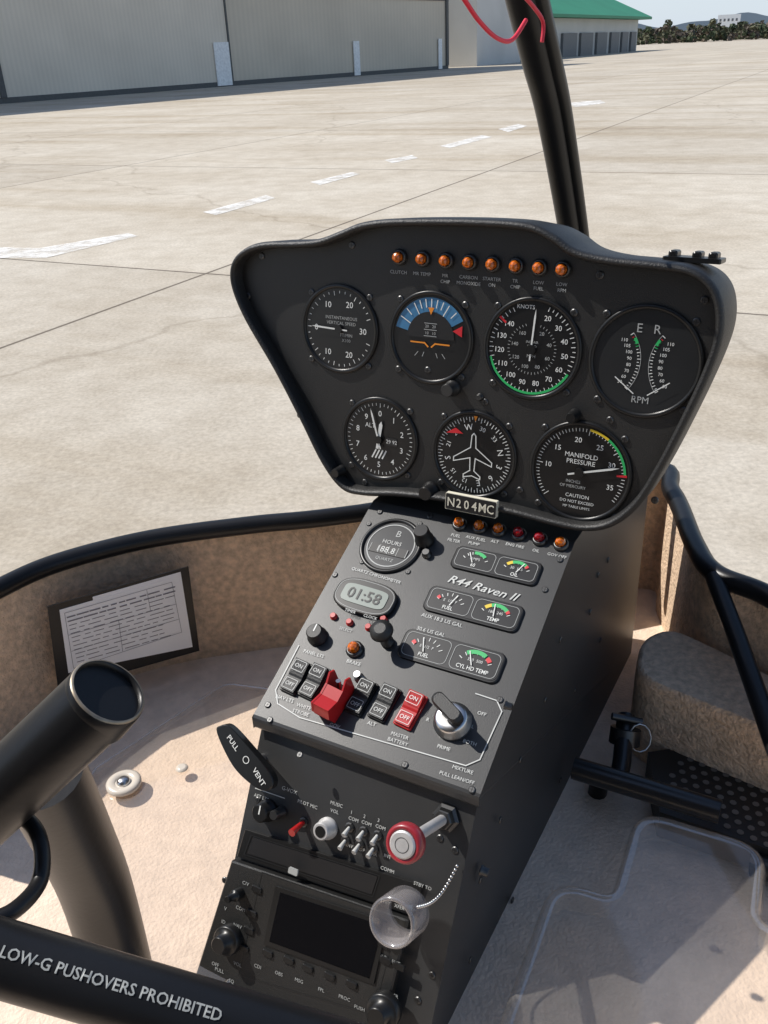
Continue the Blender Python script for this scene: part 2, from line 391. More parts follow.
for i in range(8):
    x=400+i*23.3; y=257+i*1.75
    lamp(PP,x,y,ip,R=.0062)
    T(gt,PP,lab[i][0],x-1,y+15,3.4,WH2)
    if lab[i][1]: T(gt,PP,lab[i][1],x-1,y+21,3.4,WH2)
CREAM=mat("cream_ink",(.72,.68,.55),.5,var=.04)
k=PP.k(471,509)
gp=Geo(); gp.prism(rrect(0,0,54*k,17*k,.001),-.004,.0010,CREAM); gp.prism(rrect(0,0,52.8*k,15.8*k,.001),.0010,.0014,INK)
xx=-20.5
for ch_ in "N204MC":
    gp.text(ch_,xx*k,0,9*k,.0020,CREAM,off=.01,sx=.88); xx+=8.3
mk("registration_plate",gp,PP.at(471,505,.0165),ip,label="black plate with cream registration letters")
mk("lettering",gt,PP.M,ip)
def knob(plane,px,py,par,R,H,m=GLOSS,name="knob",seg=24,tip=True,w0=0,mtop=None):
    M=plane.at(px,py,w0); g=Geo()
    g.lathe((0,0),[(R*1.15,0),(R*1.15,H*.2),(R,H*.25),(R*.94,H*.9),(R*.8,H)],m,seg)
    if tip: g.line([(0,0),(0,R*.75)],R*.14,H+.0003,WH)
    if mtop: g.disc((0,0),R*.6,H+.0004,mtop,20)
    return mk(name,g,M,par)
knob(PP,453,388,ip,.0065,.014,DMET,tip=False); knob(PP,342,470,ip,.005,.014,tip=False); knob(PP,431,490,ip,.0075,.014,tip=False); knob(PP,575,415,ip,.005,.013,tip=False)
knob(PP,480,397,ip,.003,.004,DMET,tip=False)
for (x,y) in [(262,256),(352,245),(600,275),(705,300),(655,500),(365,482),(248,296),(285,372),(300,415),(690,400),(610,420),(520,490),(428,370),(485,402)]: screw(PP,x,y,ip)
g=Geo()
b=PP.uv(668,260)
for dx in (0,.018,.030):
    g.prism(rrect(b.x+dx,b.y+.003,.007,.007,.002),-.03,-.015,GLOSS,.001)
g.prism(rrect(b.x+.015,b.y,.044,.004,.001),-.036,-.012,GLOSS,.001)
mk("mounting_clip",g,PP.M,ip)
# ================================================================== CENTER CONSOLE
cc=mk("center_console",None,LP.mat(Vector((hb.x,hb.y,ZF))),label="black center console with switches, small gauges and radio",category="console")
xl0,xr0=TL.x,TR.x; xl1,xr1=BL.x,BR.x
O_=CP.O
def at(x,base): return base+XH*(x-(base-O_).dot(XH))
top=CP.O+CP.U*vt; mid=CP.O+CP.U*vb
lb=LP.O+LP.U*((ZF-LP.O.z)/LP.U.z)
fl=Vector((lb.x,lb.y,ZF))
farF=onz(640,655,ZF)
dF=(farF-fl).dot(FH)
fb=fl+FH*dF
ft=top+FH*max(.05,(dF-(top-fl).dot(FH)))
profL=[at(xl0,top),at(xl1,mid),at(xl1,mid-Z*.012),at(xl1+.004,LP.O),at(xl1+.004,fl),at(xl1,fb),at(xl0,ft)]
profR=[at(xr0,top),at(xr1,mid),at(xr1,mid-Z*.012),at(xr1-.004,LP.O),at(xr1-.004,fl),at(xr1,fb),at(xr0,ft)]
g=Geo(); n=len(profL)
g.add(profL+profR,[[i,(i+1)%n,n+(i+1)%n,n+i] for i in range(n)],CON)
g.add(profL,[list(range(n))],CON); g.add(profR,[list(range(n))],CON)
hs=mk("housing",g,None,cc)
bv=hs.modifiers.new("b",'BEVEL'); bv.width=.003; bv.segments=2; bv.limit_method='ANGLE'
SP=Plane(at(xr1,mid),FH,Z)
gt=Geo()
lo=[(460,523,AMB),(480,526,AMB),(499,529,AMB),(519,533,RLN),(540,538,RLN),(561,543,AMB)]
ll=[("FUEL","FILTER"),("AUX FUEL","PUMP"),("ALT",""),("ENG FIRE",""),("OIL",""),("GOV OFF","")]
for (x,y,m),(a,b_) in zip(lo,ll):
    lamp(CP,x,y+2,cc,m,.0062)
    T(gt,CP,a,x-4,y+13,3.3,WH3); 
    if b_: T(gt,CP,b_,x-6,y+18,3.3,WH3)
def p_hr(g,n,R):
    g.arc((0,0),.86*R,.90*R,0,360,zt,WH2); g.text("B",.1*R,.52*R,.26*R,zt,WH2)
    g.prism(rrect(0,-.22*R,1.5*R,.36*R,.02*R),zt,zt+.0003,INK); g.text("188.8",-.1*R,-.22*R,.24*R,zt+.0006,WH3)
    g.text("HOURS",0,.12*R,.16*R,zt,WH3); g.text("QUARTZ",0,-.6*R,.12*R,zt,WH2)
    for i in range(5): g.line([(-.72*R+i*.36*R,-.38*R),(-.72*R+i*.36*R,-.06*R)],.02*R,zt+.0005,WH2)
gauge(391,546,.0265,p_hr,"small round hour meter",plane=CP,par=cc,face=DIALG,screws=False)
for (x,y) in [(369,524),(420,524),(362,562),(408,572)]: screw(CP,x,y,cc,.8)
knob(CP,425,541,cc,.008,.018,tip=False); knob(CP,427,555,cc,.004,.006,DMET,tip=False)
def cluster(px,py,wp,hp,paint,label):
    k=CP.k(px,py); M=CP.at(px,py); g=Geo(); w_=wp*k; h_=hp*k*1.1
    g.prism(rrect(0,0,w_+.004,h_+.004,h_*.28),0,.0022,GLOSS,.001)
    o=mk("gauge",g,M,cc,label=label)
    g=Geo(); g.prism(rrect(0,0,w_,h_,h_*.24),.002,.0026,DIAL); mk("dial",g,M,o)
    g=Geo(); n=Geo(); paint(g,n,w_,h_); mk("dial_marking",g,M,o)
    if n.f: mk("needle",n,M,o)
def fan(g,n,cx,cy,r,a0,a1,cols,t,txt,nd):
    z=.0031
    for i in range(7):
        a=a0+(a1-a0)*i/6; g.tick((cx,cy),a,r*.80,r,.0006,z,WH)
    for (p,q,m) in cols: g.arc((cx,cy),r*.82,r*1.04,a0+(a1-a0)*p,a0+(a1-a0)*q,z+.0002,m,10)
    g.text(txt,cx,cy+r*.02,.0036,z,WH,off=.005,sx=.9); g.text(t,cx,cy+r*.48,.0027,z,WH3)
    a=rad(nd); n.line([(cx+math.sin(a)*r*.2,cy+math.cos(a)*r*.2),(cx+math.sin(a)*r*.95,cy+math.cos(a)*r*.95)],.0008,.0040,WH)
def cl(l,r_):
    def p(g,n,w_,h_):
        for sx,(cols,t,txt,nd) in ((-1,l),(1,r_)):
            fan(g,n,sx*w_*.25,-h_*.30,h_*.68,-58,58,cols,t,txt,nd)
            ol=rrect(sx*w_*.25,0,w_*.46,h_*.9,h_*.2); g.line(ol+[ol[0]],.0004,.003,WH2)
    return p
cluster(496,566,88,21,cl(([(.4,.85,GRN)],"AMPS","60",-30),([(.1,.3,YEL),(.3,.8,GRN),(.8,.9,REDI)],"30  115","OIL",25)),"twin oil gauge window")
cluster(473,609,98,23.5,cl(([(0,.1,REDI)],"E  1/2  F","FUEL",20),([(.1,.3,YEL),(.3,.85,GRN),(.85,.95,REDI)],"180  245","TEMP",-10)),"twin fuel and temperature gauge window")
cluster(451,656,106,27,cl(([(0,.1,REDI)],"E  1/2  F","FUEL",-20),([(.2,.75,GRN),(.8,.95,REDI)],"350  500","CYL HD TEMP",-25)),"twin fuel and cylinder temperature gauge window")
T(gt,CP,"R44 Raven II",482,588,8.6,WH3,(88,25),shear=.35,off=.008,sx=1.2)
T(gt,CP,"AUX 18.3 US GAL",442,620.5,4.1,WH3,(60,17)); T(gt,CP,"30.6 US GAL",431,632,4.1,WH3,(60,17))
k=CP.k(366,599); M=CP.at(366,599); g=Geo()
rt_=math.atan2(*(lambda v:(v.y,v.x))(CP.uv(396,610)-CP.uv(336,592)))
def oval(a,b,rot,e=.7): 
    c_,s_=math.cos(rot),math.sin(rot); P=[]
    for i in range(48):
        t=2*math.pi*i/48; x=a*abs(math.cos(t))**e*(1 if math.cos(t)>0 else -1); y=b*abs(math.sin(t))**e*(1 if math.sin(t)>0 else -1); P.append((x*c_-y*s_,x*s_+y*c_))
    return P
g.prism(oval(34*k,19*k,rt_),0,.005,GLOSS,.0012); ol=oval(31.5*k,16.5*k,rt_); g.line(ol+[ol[0]],.0004,.0052,WH2)
ck=mk("clock",g,M,cc,label="oval digital chronometer with grey display")
g=Geo(); g.prism(oval(25*k,10.5*k,rt_,.4),.0050,.0056,LCD); g.text("01:58",0,0,12*k,.0061,INK,rt_,off=.01); mk("display",g,M,ck)
T(gt,CP,"QUARTZ CHRONOMETER",376,576,3.4,WH3,(60,18)); T(gt,CP,"TIMER",352,614,3.2,WH3,(60,18),z=.0056); T(gt,CP,"CLOCK",372,620,3.2,WH3,(60,18),z=.0056); T(gt,CP,"SELECT",346,630,3.2,WH2,(60,18)); T(gt,CP,"RST",390,630,3.2,WH2,(60,18))
for x,y in((334,617),(350,623),(369,628),(384,620)): knob(CP,x,y,cc,.0030,.004,RED,name="push_button",tip=False)
lamp(CP,355,650,cc,AMB,.0070); T(gt,CP,"BRAKE",354,663,3.8,WH3,(60,18))
knob(CP,318,637,cc,.0082,.012,BLK); T(gt,CP,"PANEL LTS",314,654,3.5,WH3,(60,18))
M=CP.at(388,643); g=Geo(); g.lathe((0,0),[(.006,0),(.006,.004),(.003,.005),(.003,.014),(.0085,.017),(.0105,.021),(.0095,.025),(.005,.027)],BLK,24); mk("vent_knob",g,M,cc)
def rocker(px,py,m=BLK,ink=WH3):
    M=CP.at(px,py)@Matrix.Rotation(rad(-6),4,'Z'); g=Geo()
    g.prism(rrect(0,0,.0168,.0320,.0015),0,.0025,GLOSS if m is BLK else RED,.0006); o=mk("rocker_switch",g,M,cc)
    g=Geo(); x=.0072
    pr=[(-.0145,.0025),(-.0145,.0050),(-.001,.0040),(.001,.0050),(.0145,.0080),(.0145,.0025)]
    g.loft([[(-x,a,b) for a,b in pr],[(x,a,b) for a,b in pr]],m,True,True)
    ol=rrect(0,-.0085,.012,.0095,.001); g.line(ol+[ol[0]],.0004,.0056,ink); ol=rrect(0,.0085,.012,.0095,.001); g.line(ol+[ol[0]],.0004,.0082,ink)
    g.text("OFF",0,-.0085,.0036,.0058,ink); g.text("ON",0,.0085,.0036,.0084,ink); mk("paddle",g,M,o)
    if m is not BLK: o["label"]="red master battery rocker switch"
rocker(297,678); rocker(315,683) ; rocker(362,698); rocker(385,704); rocker(411,711,RED,WH)
M=CP.at(339,700)@Matrix.Rotation(rad(-8),4,'Z')@Matrix.Scale(.80,4); g=Geo()
pr=[(-.024,.001),(-.027,.016),(-.022,.028),(-.008,.022),(.004,.024),(.014,.031),(.020,.026),(.017,.001)]
for s_ in(-1,1): g.loft([[(s_*.0115,a,b) for a,b in pr],[(s_*.0095,a,b) for a,b in pr]],RED,True,True)
tp=pr[1:5]
g.loft([[(-.0095,a,b-.0005) for a,b in tp],[(.0095,a,b-.0005) for a,b in tp]],RED,closed=False); g.loft([[(-.0095,a,b-.0035) for a,b in tp],[(.0095,a,b-.0035) for a,b in tp]],RED,closed=False)
g.prism(rrect(0,-.022,.019,.004,.001),.001,.020,RED)
g.tube([(0,.004,.002),(0,.012,.024)],.0028,MET,12)
mk("switch_guard",g,M,cc,label="red hinged switch guard")
g=Geo(); g.lathe((0,0),[(.0045,0),(.0045,.003),(.0028,.003),(.0025,.005),(.003,.010)],MET,14); mk("toggle_switch",g,CP.at(360,679),cc)
for s,x,y in (("NAV LTS",285,699),("WHITE",304,707),("STROBE",301,713),("GOV",335,726),("ALT",372,724),("MASTER",400,736),("BATTERY",398,742),("HYD",371,683),("PRIME",444,748),("BOTH",470,743),("OFF",482,714),("L",473,727),("R",428,720),("MIXTURE",463,770),("PULL LEAN/OFF",457,778)):
    T(gt,CP,s,x,y,3.8,WH3,(60,19))
pl=[(299,646),(276,690),(278,704),(300,718),(466,766),(480,760),(502,712),(497,701),(476,694)]
gt.line([tuple(CP.uv(*p)) for p in pl],.0009,.0009,WH3)
M=CP.at(453,722); g=Geo(); g.lathe((0,0),[(.016,0),(.016,.003),(.0137,.005),(.0137,.009),(.0115,.011),(.0075,.011)],MET,40); ig=mk("ignition_switch",g,M,cc)
g=Geo(); g.prism(rrect(0,0,.003,.012,.001,rad(20)),.010,.018,MET)
g.prism(rrect(-.001,.002,.011,.032,.005,rad(62)),.018,.026,BLK,.002); mk("key",g,M,ig)
for (x,y) in [(380,512),(430,516),(268,705),(472,790),(560,560),(335,575),(300,755),(270,720),(405,765),(545,590),(500,700)]: screw(CP,x,y,cc,.9)
mk("lettering",gt,CP.M,cc)
gt=Geo()
for s,x,y in (("AFT LTS",262,797),("PILOT MIC",308,804),("MUSIC",337,804),("VOL",335,811),("1",352,812),("2",365,816),("3",379,820),("COM",354,819),("COM",367,823),("COM",381,827),("NAV",349,845),("ADF",361,849),("MKR",373,853),("INT",388,856),("COMM",390,868),("STBY",388,900),("XFER",402,905),("STBY TO",425,884)):
    T(gt,LP,s,x,y,3.5,WH3,(60,22),z=.0009 if y<862 else .0049)
gt.line([tuple(LP.uv(*p)) for p in [(256,788),(285,798)]],.0008,.0009,WH3)
T(gt,LP,"G-VOX",290,790,4.0,WH3,(60,22))
knob(LP,268,810,cc,.0085,.014); knob(LP,282,812,cc,.0045,.014,DMET,tip=False)
knob(LP,328,828,cc,.0080,.013,BRU,name="knob",tip=False,mtop=GLOSS)
def tog(px,py,m=MET,L=.016,r=.0022):
    M=LP.at(px,py); g=Geo(); g.lathe((0,0),[(.0042,0),(.0042,.0015),(.003,.002)],DMET,10,sm=False)
    g.tube([(0,0,.001),(0.0,-.002,L*.5),(0,-.005,L)],[r*.8,r,r*1.4],m,10); mk("toggle_switch",g,M,cc)
tog(304,822,RED,.018,.0024)
WBAT=mat("pale_toggle",(.5,.5,.48),.3)
for x,y in((350,827),(364,831),(378,835),(346,840),(360,844),(374,848)): tog(x,y,WBAT,.009,.0016)
def quad(pts): return [tuple(LP.uv(*p)) for p in pts]
st=mk("radio_stack",None,LP.at(330,930),cc)
g=Geo()
g.prism(quad([(247,828),(424,884),(414,914),(239,855)]),0,.004,GLOSS,.001)
g.prism(quad([(256,836),(380,875),(374,893),(250,852)]),.004,.0045,INK)
ol=quad([(254,834),(382,874),(375,895),(247,853),(254,834)]); g.line(ol,.0006,.0047,DIALG)
mk("radio_tray",g,LP.M,st)
g=Geo()
g.prism(quad([(237,858),(413,917),(376,1070),(197,985)]),0,.009,BLK,.0015)
for a_,b_ in (((262,872),(238,975)),((398,918),(374,1010)),((262,872),(398,918)),((238,975),(374,1015))):
    g.line([tuple(LP.uv(*a_,.0092)),tuple(LP.uv(*b_,.0092))],.0005,.0094,DIALG)
rb=mk("radio",g,LP.M,st,label="black avionics unit with dark screen")
SCR=mat("dark_glass_screen",(.004,.004,.005),.08,var=.1)
g=Geo(); A=[tuple(LP.uv(x,y,.0095)) for x,y in [(276,886),(388,922),(374,984),(264,944)]]; g.prism(A,.0085,.0105,GLOSS)
A=[tuple(LP.uv(x,y,.0095)) for x,y in [(281,892),(383,925),(370,978),(270,941)]]; g.prism(A,.0105,.0108,SCR); mk("display",g,LP.M,st)
g=Geo()
for s,x,y in (("CDI",264,962),("OBS",285,969),("MSG",305,976),("FPL",327,985),("PROC",350,993),("CLR",388,952),("ENT",401,958),("D",386,936),("MENU",400,941),("ID",230,918),("RNG",398,926),("C/V",252,880),("OFF",222,960),("PULL",226,966),("VOL",244,960),("COM",247,905),("NAV",244,922),("SQ",238,977),("PUSH",365,1003),("CRSR",398,990),("V",232,905)):
    T(g,LP,s,x,y,3.5,WH2,(60,24),z=.0097)
mk("lettering",g,LP.M,st)
mk("lettering",gt,LP.M,cc)
for x,y in((268,953),(289,960),(308,968),(330,976),(352,984),(386,960),(399,966),(384,944),(397,949),(257,889),(252,913),(249,930),(244,948),(395,934)):
    M=LP.at(x,y,.009); g=Geo(); g.prism(rrect(0,0,.010,.0050,.001),0,.002,GLOSS,.0006); mk("push_button",g,M,st)
for x,y,R in((231,938,.0125),(386,1008,.0140),(240,893,.0050)):
    M=LP.at(x,y,.009); g=Geo(); g.lathe((0,0),[(R,0),(R,.008),(R*.9,.009),(R*.6,.009),(R*.58,.018),(R*.5,.019)],GLOSS,28); mk("knob",g,M,st)
M=LP.at(294,871,.009); g=Geo(); g.prism(rrect(0,0,.009,.005,.001),0,.002,WH2); mk("push_button",g,M,st)
for (x,y) in [(258,800),(440,838),(240,745),(455,850),(432,975),(418,1000),(225,880)]: screw(LP,x,y,cc,.9)
VPt=Plane(LP.hit(250,760,.02),XH,LP.U); ol=[(219,732),(223,725),(232,726),(250,745),(272,772),(275,785),(268,790),(255,785),(235,765)]
g=Geo(); oo=cr([VPt.uv(*p) for p in ol],5); g.prism([tuple(p) for p in oo],-.004,.004,GLOSS,.001)
A=VPt.uv(250,762); g.tube([(A.x,A.y,-.024),(A.x,A.y,-.004)],.004,MET,10)
T(g,VPt,"PULL",236,742,5.5,WH,(20,30),z=.0046,off=.01); T(g,VPt,"VENT",262,776,5.5,WH,(18,30),z=.0046,off=.01)
A=VPt.uv(249,759); g.arc((A.x,A.y),.0026,.0033,0,360,.0046,WH,20)
mk("vent_handle",g,VPt.M,cc,label="black vent pull handle with white lettering")
L=.080
M=LP.at(447,817); g=Geo(); g.lathe((0,0),[(.0115,0),(.0115,.003),(.009,.005),(.008,.010),(.007,.011)],DMET,6,sm=False); g.lathe((0,0),[(.0042,.01),(.0042,L-.004)],BRU,18); 
mx=mk("mixture_control",g,M,cc,label="red push-pull knob on a silver shaft")
g=Geo(); g.lathe((0,0),[(.006,L-.010),(.0125,L-.008),(.0142,L-.004),(.0142,L+.001),(.0130,L+.004),(.0102,L+.004),(.0098,L+.002)],REDK,36,c1=False); g.lathe((0,0),[(.0099,L+.001),(.0099,L+.0045),(.0088,L+.0055)],BRU,28,sm=False); g.arc((0,0),.0050,.0054,0,360,L+.0057,DMET,24); mk("knob",g,M,mx)
GM=LP.at(399,917,.035)
mg=mk("mixture_guard",None,GM,label="cloudy plastic guard ring hanging on a bead chain",category="guard ring")
g=Geo(); g.lathe((0,0),[(.0170,-.018),(.0190,-.014),(.0190,.012),(.0182,.014),(.0160,.014),(.0152,.012),(.0150,-.018)],PGL,40,c1=False); mk("ring",g,GM,mg)
g=Geo(); a=LP.hit(457,866,.004); b=LP.hit(418,907,.045)
for i in range(21):
    t=i/20; p=a.lerp(b,t)-Z*.012*math.sin(math.pi*t)
    g.add([p+Vector(v)*.0018 for v in ((1,0,0),(-1,0,0),(0,1,0),(0,-1,0),(0,0,1),(0,0,-1))],[[0,2,4],[2,1,4],[1,3,4],[3,0,4],[2,0,5],[1,2,5],[3,1,5],[0,3,5]],MET,True)
mk("bead_chain",g,None,mg)
for (x,y) in [(598,575),(590,612),(560,640),(545,700),(520,760),(500,820),(608,560),(575,690),(560,780),(480,880),(600,640),(512,900),(470,960)]: screw(SP,x,y,cc)
knob(SP,481,870,cc,.004,.007,DMET,tip=False); knob(SP,540,893,cc,.005,.006,DMET,tip=False); knob(SP,505,705,cc,.003,.006,DMET,tip=False)
# ================================================================== CABIN
zr=C.z-.52
cab=mk("helicopter_cabin",None,Matrix.Translation(fl),label="helicopter cabin shell with tan carpet and black window frame",category="helicopter cabin")
rimpx=[(-160,700),(-70,628),(0,588),(60,562),(150,539),(250,525),(360,513)]
rimpxR=[(640,470),(672,492),(695,545),(716,574),(768,596),(830,640),(930,760)]
rp_=[onz(x,y,zr) for x,y in rimpx]+[onz(x,y,zr) for x,y in rimpxR]
rc=cr(rp_,8,closed=False)
g=Geo(); g.tube(rc,.0115,TUBE,14)
mk("window_frame",g,None,cab)
g=Geo()
g.loft([[p+Vector((0,0,.004)) for p in rc],[Vector((p.x,p.y,zr-.05)) for p in rc],[Vector((p.x,p.y,ZF-.001)) for p in rc]],TAN,closed=False,sm=True)
mk("side_wall",g,None,cab)
g=Geo(); fp=[Vector((p.x,p.y,ZF)) for p in rc]
cen=fl
g.poly([tuple(p) for p in fp]+[tuple(cen+XH*1.2-FH*1.3),tuple(cen-XH*1.2-FH*1.3)],PNK)
mk("cabin_floor",g,None,cab)
def hp(x,f_,z): return XH*x+FH*f_+Z*z
g=Geo(); g.add([hp(-1.0,-.55,ZF),hp(.35,-.55,ZF),hp(.35,-.55,1.78),hp(-1.0,-.55,1.78)],[[0,1,2,3]],SKYBLK)  # unseen wall behind the camera, added to keep sky light off the panel
mk("sky_block_bulkhead",g,None,cab)
g=Geo(); g.loft([[hp(-.85,-.55,1.78),hp(.35,-.55,1.78),hp(.30,.08,1.76),hp(-.80,.08,1.76)],[hp(-.85,-.55,1.81),hp(.35,-.55,1.81),hp(.30,.08,1.79),hp(-.80,.08,1.79)]],SKYBLK,True,True)  # unseen partial roof, added to block sky light while letting the sun pass
mk("sky_block_roof",g,None,cab)
cx=((at(xl1,mid)+at(xr1,mid))/2); PX=Plane(cx,FH,Z)
pp=[PX.hit(x,y) for x,y in [(583,330),(571,240),(551,120),(537,60),(520,-10),(494,-120),(440,-260)]]
base=Vector((pp[0].x,pp[0].y,zr))
pc=cr([base]+pp,6,closed=False)
g=Geo(); nn=len(pc); g.tube(pc,[.0100+.0035*min(1,i/(nn*.55)) for i in range(nn)],TUBE,16)
mk("center_post",g,None,cab)
g=Geo(); g.tube([p+XH*.0115+FH*.006 for p in pc],[.005+.004*min(1,i/(nn*.55)) for i in range(nn)],GLOSS,10); mk("post_seal",g,None,cab)
g=Geo(); g.tube([onz(714,577,zr),onz(738,640,zr-.02),onz(775,745,zr-.05),onz(820,860,zr-.08)],.0095,TUBE,12); mk("door_frame",g,None,cab)
g=Geo(); g.tube(cr([PX.hit(452,-20,.03),PX.hit(466,2,.03),PX.hit(480,22,.03),PX.hit(497,38,.03),PX.hit(512,40,.03),PX.hit(526,20,.032)],5,False),.0016,CORD,8)
g.tube(cr([PX.hit(518,-10,.03),PX.hit(532,5,.03),PX.hit(543,22,.03),PX.hit(542,42,.03)],5,False),.0016,CORD,8)
mk("red_cord",g,None,None,label="thin red cord looped around the black windshield post",category="cord")
a=onz(-10,595,zr); b=onz(215,531,zr); xd=(b-a); xd.z=0; xd.normalize()
DP=Plane(a-Z.cross(xd)*.012,xd,Z)
if (DP.O-C).length>(a-C).length: DP=Plane(a+Z.cross(xd)*.012,xd,Z)
dh=mk("document_holder",None,DP.at(125,625),label="black-framed holder with printed certificate on the tan side wall",category="document holder")
g=Geo(); A=[tuple(DP.uv(x,y)) for x,y in [(47,606),(188,566),(199,650),(58,690)]]; g.prism(A,0,.002,TUBE); mk("frame",g,DP.M,dh)
g=Geo(); A=[tuple(DP.uv(x,y)) for x,y in [(59,609),(174,576),(185,632),(68,672)]]; g.prism(A,.0022,.0026,PAPER)
A=[tuple(DP.uv(x,y)) for x,y in [(92,596),(180,571),(192,646),(104,664)]]; g.prism(A,.0022,.0024,PAPER)
GREY=mat("grey_print",(.20,.20,.23),.8)
rnd=random.Random(7)
for r_ in range(12):
    y=616+r_*4.3; x=67+r_*.9
    while x<166:
        l=rnd.uniform(4,14); yy=y-(x-68)*.285
        g.line([tuple(DP.uv(x,yy)),tuple(DP.uv(min(x+l,174),yy-l*.285))],.0010 if r_>1 else .0018,.0029,GREY); x+=l+rnd.uniform(2,6)
for pa in ([(64,612),(171,581),(181,631),(73,667),(64,612)],[(68,634),(175,603)],[(71,650),(178,618)],[(118,619),(122,650)],[(146,589),(150,610)]):
    g.line([tuple(DP.uv(*p)) for p in pa],.0005,.0031,GREY)
mk("certificate",g,DP.M,dh)
def mat_sheet(pts,z,label,rim,sk,fr):
    P=fillet([onz(x,y,z) for x,y in pts],fr); c=sum(P,Vector())/len(P); M=Matrix.Translation(c)
    o=mk("floor_mat",None,M,label=label,category="floor mat",group="clear acrylic floor mats")
    P2=[Vector((p.x-c.x,p.y-c.y)) for p in P]
    g=Geo(); g.add([(p.x,p.y,0) for p in P2],[list(range(len(P2)))],ACR); mk("sheet",g,M,o)
    def l_(d,zz): return [(q.x,q.y,zz) for q in offs(P2,d)]
    g=Geo(); g.loft([l_(0,.0002),l_(rim*.5,.002),l_(rim*.85,0),l_(rim,-rim*.4),l_(rim*1.1,-sk)],ACE,sm=True); mk("edge",g,M,o)
    return o
mat_sheet([(92,772),(226,684),(345,700),(300,900),(200,1010),(78,960)],ZF+.010,"flat clear acrylic mat on the sunlit beige floor",.004,.009,.012)
mat_sheet([(645,818),(757,852),(748,928),(820,950),(840,1120),(500,1120),(507,1040),(560,888),(620,908)],ZF+.045,"clear acrylic mat with notched edge beside the console",.010,.035,.022)
zs=ZF+.012
g=Geo(); g.lathe((0,0),[(.019,0),(.019,.003),(.016,.005),(.010,.0045),(.009,.003)],CRM,32); g.lathe((0,0),[(.0075,.003),(.007,.006),(.004,.008),(.001,.0082)],MET,20); mk("floor_fastener_and_glare",g,Matrix.Translation(onz(124,784,zs)),cab)
g=Geo(); g.lathe((0,0),[(.007,0),(.0065,.001),(.004,.002)],CRM,20); mk("floor_fastener_and_glare",g,Matrix.Translation(onz(182,768,zs)),cab)  # this small disc paints a glare spot; the larger one is the fastener
g=Geo(); zc=ZF+.11
base_pts=[onz(x,y,zc) for x,y in [(640,638),(668,626),(716,648),(800,690),(860,760),(800,742),(700,703),(634,676)]]
tp=fillet(base_pts,.03,5); bt=[Vector((p.x,p.y,ZF+.001)) for p in tp]
cT=sum(tp,Vector())/len(tp)
def sh(f_,dz): return [cT+(p-cT)*f_+Z*dz for p in tp]
g.loft([bt,[p-Z*.02 for p in tp],sh(.992,-.008),sh(.97,-.001),sh(.93,.001)],TAN,c1=True,sm=True)
st2=mk("carpeted_step",g,None,None,label="rounded tan carpeted box on the cabin floor beside the console",category="step")
zp=ZF+.035; g=Geo(); PLT=mat("perforated_black_metal",(.016,.016,.016),.4,var=.2)
A=[onz(x,y,zp) for x,y in [(648,752),(692,746),(800,790),(820,872),(760,846),(660,812)]]
g.loft([[p-Z*.033 for p in A],A],PLT,c1=True); pf=mk("perforated_plate",g,None,None,label="black perforated metal plate on the cabin floor",category="metal plate")
g=Geo(); HOLE=mat("hole_beige",(.16,.145,.125),.8)  # beige discs, paler than the plate, mark the holes
o_=onz(700,756,zp+.0008); ex=(onz(790,794,zp+.0008)-o_).normalized(); ey=Z.cross(ex)
for i in range(9):
    for j in range(8):
        p=o_+ex*(i*.0125+(j%2)*.006-.012)-ey*(j*.0110-.0); g.add([p+Vector((math.cos(t*.785)*.0034,math.sin(t*.785)*.0034,0)) for t in range(8)],[list(range(8))],HOLE)
mk("holes",g,None,pf)
PTB=mat("black_gloss_tube",(.014,.014,.015),.28,var=.2,spec=.6)
pe=mk("foot_pedal",None,Matrix.Translation(pd(620,800,1.0)),label="black tubular rudder pedal with clamp and pin",category="pedal")
g=Geo(); g.tube([pd(574,768,.90),pd(720,812,.84)],.0115,PTB,20); mk("footrest",g,None,pe)
g=Geo(); g.tube([pd(600,778,.93),pd(590,835,1.0),pd(580,900,1.05)],.010,TUBE,12); g.tube([pd(626,716,.95),pd(622,760,.92),pd(618,785,.90)],.0095,PTB,12); mk("arm",g,None,pe)
g=Geo(); g.tube([pd(626,728,.94),pd(624,744,.94)],.016,DMET,12); g.tube([pd(612,716,.935),pd(642,722,.935)],.004,DMET,8)
ring=[pd(640+11*math.cos(t*.52),738+14*math.sin(t*.52),.93) for t in range(13)]; g.tube(ring,.0009,MET,6,False); mk("clamp",g,None,pe)
pe2=mk("foot_pedal",None,Matrix.Translation(pd(770,800,.9)),label="black tubular pedal end beside the perforated plate",category="pedal")
g=Geo(); g.tube([pd(752,864,.84),pd(830,886,.8)],.012,PTB,14); mk("footrest",g,None,pe2)
# ================================================================== CYCLIC
cy=mk("cyclic_control",None,Matrix.Translation(pd(60,900,.6)),label="black cyclic control bar and hand grip with white warning lettering",category="control stick")
a=pd(-60,850,.50); b=pd(103,698,.475); ax=(b-a).normalized()
g=Geo(); g.tube([a,b],.0212,TUBE,40,False)
q=(ax*.85+(C-b).normalized()*.22+Z*.2).normalized().to_track_quat('Z','Y').to_matrix().to_4x4(); Mg=Matrix.Translation(b)@q
mk("grip",g,None,cy)
g=Geo(); g.lathe((0,0),[(.0214,-.012),(.0216,.001),(.0214,.005),(.0205,.0065),(.0195,.0065),(.0190,.003)],TUBE,40,c1=False); g.disc((0,0),.0191,.003,TUBE); g.lathe((0,0),[(.0212,.0058),(.0205,.0069),(.0197,.0069)],BRZ,40,c1=False); mk("grip_collar",g,Mg,cy)
g=Geo(); g.tube(cr([pd(40,770,.56),pd(75,840,.64),pd(100,900,.70),pd(130,1010,.78)],5,False),.027,TUBE,24); mk("stick",g,None,cy)
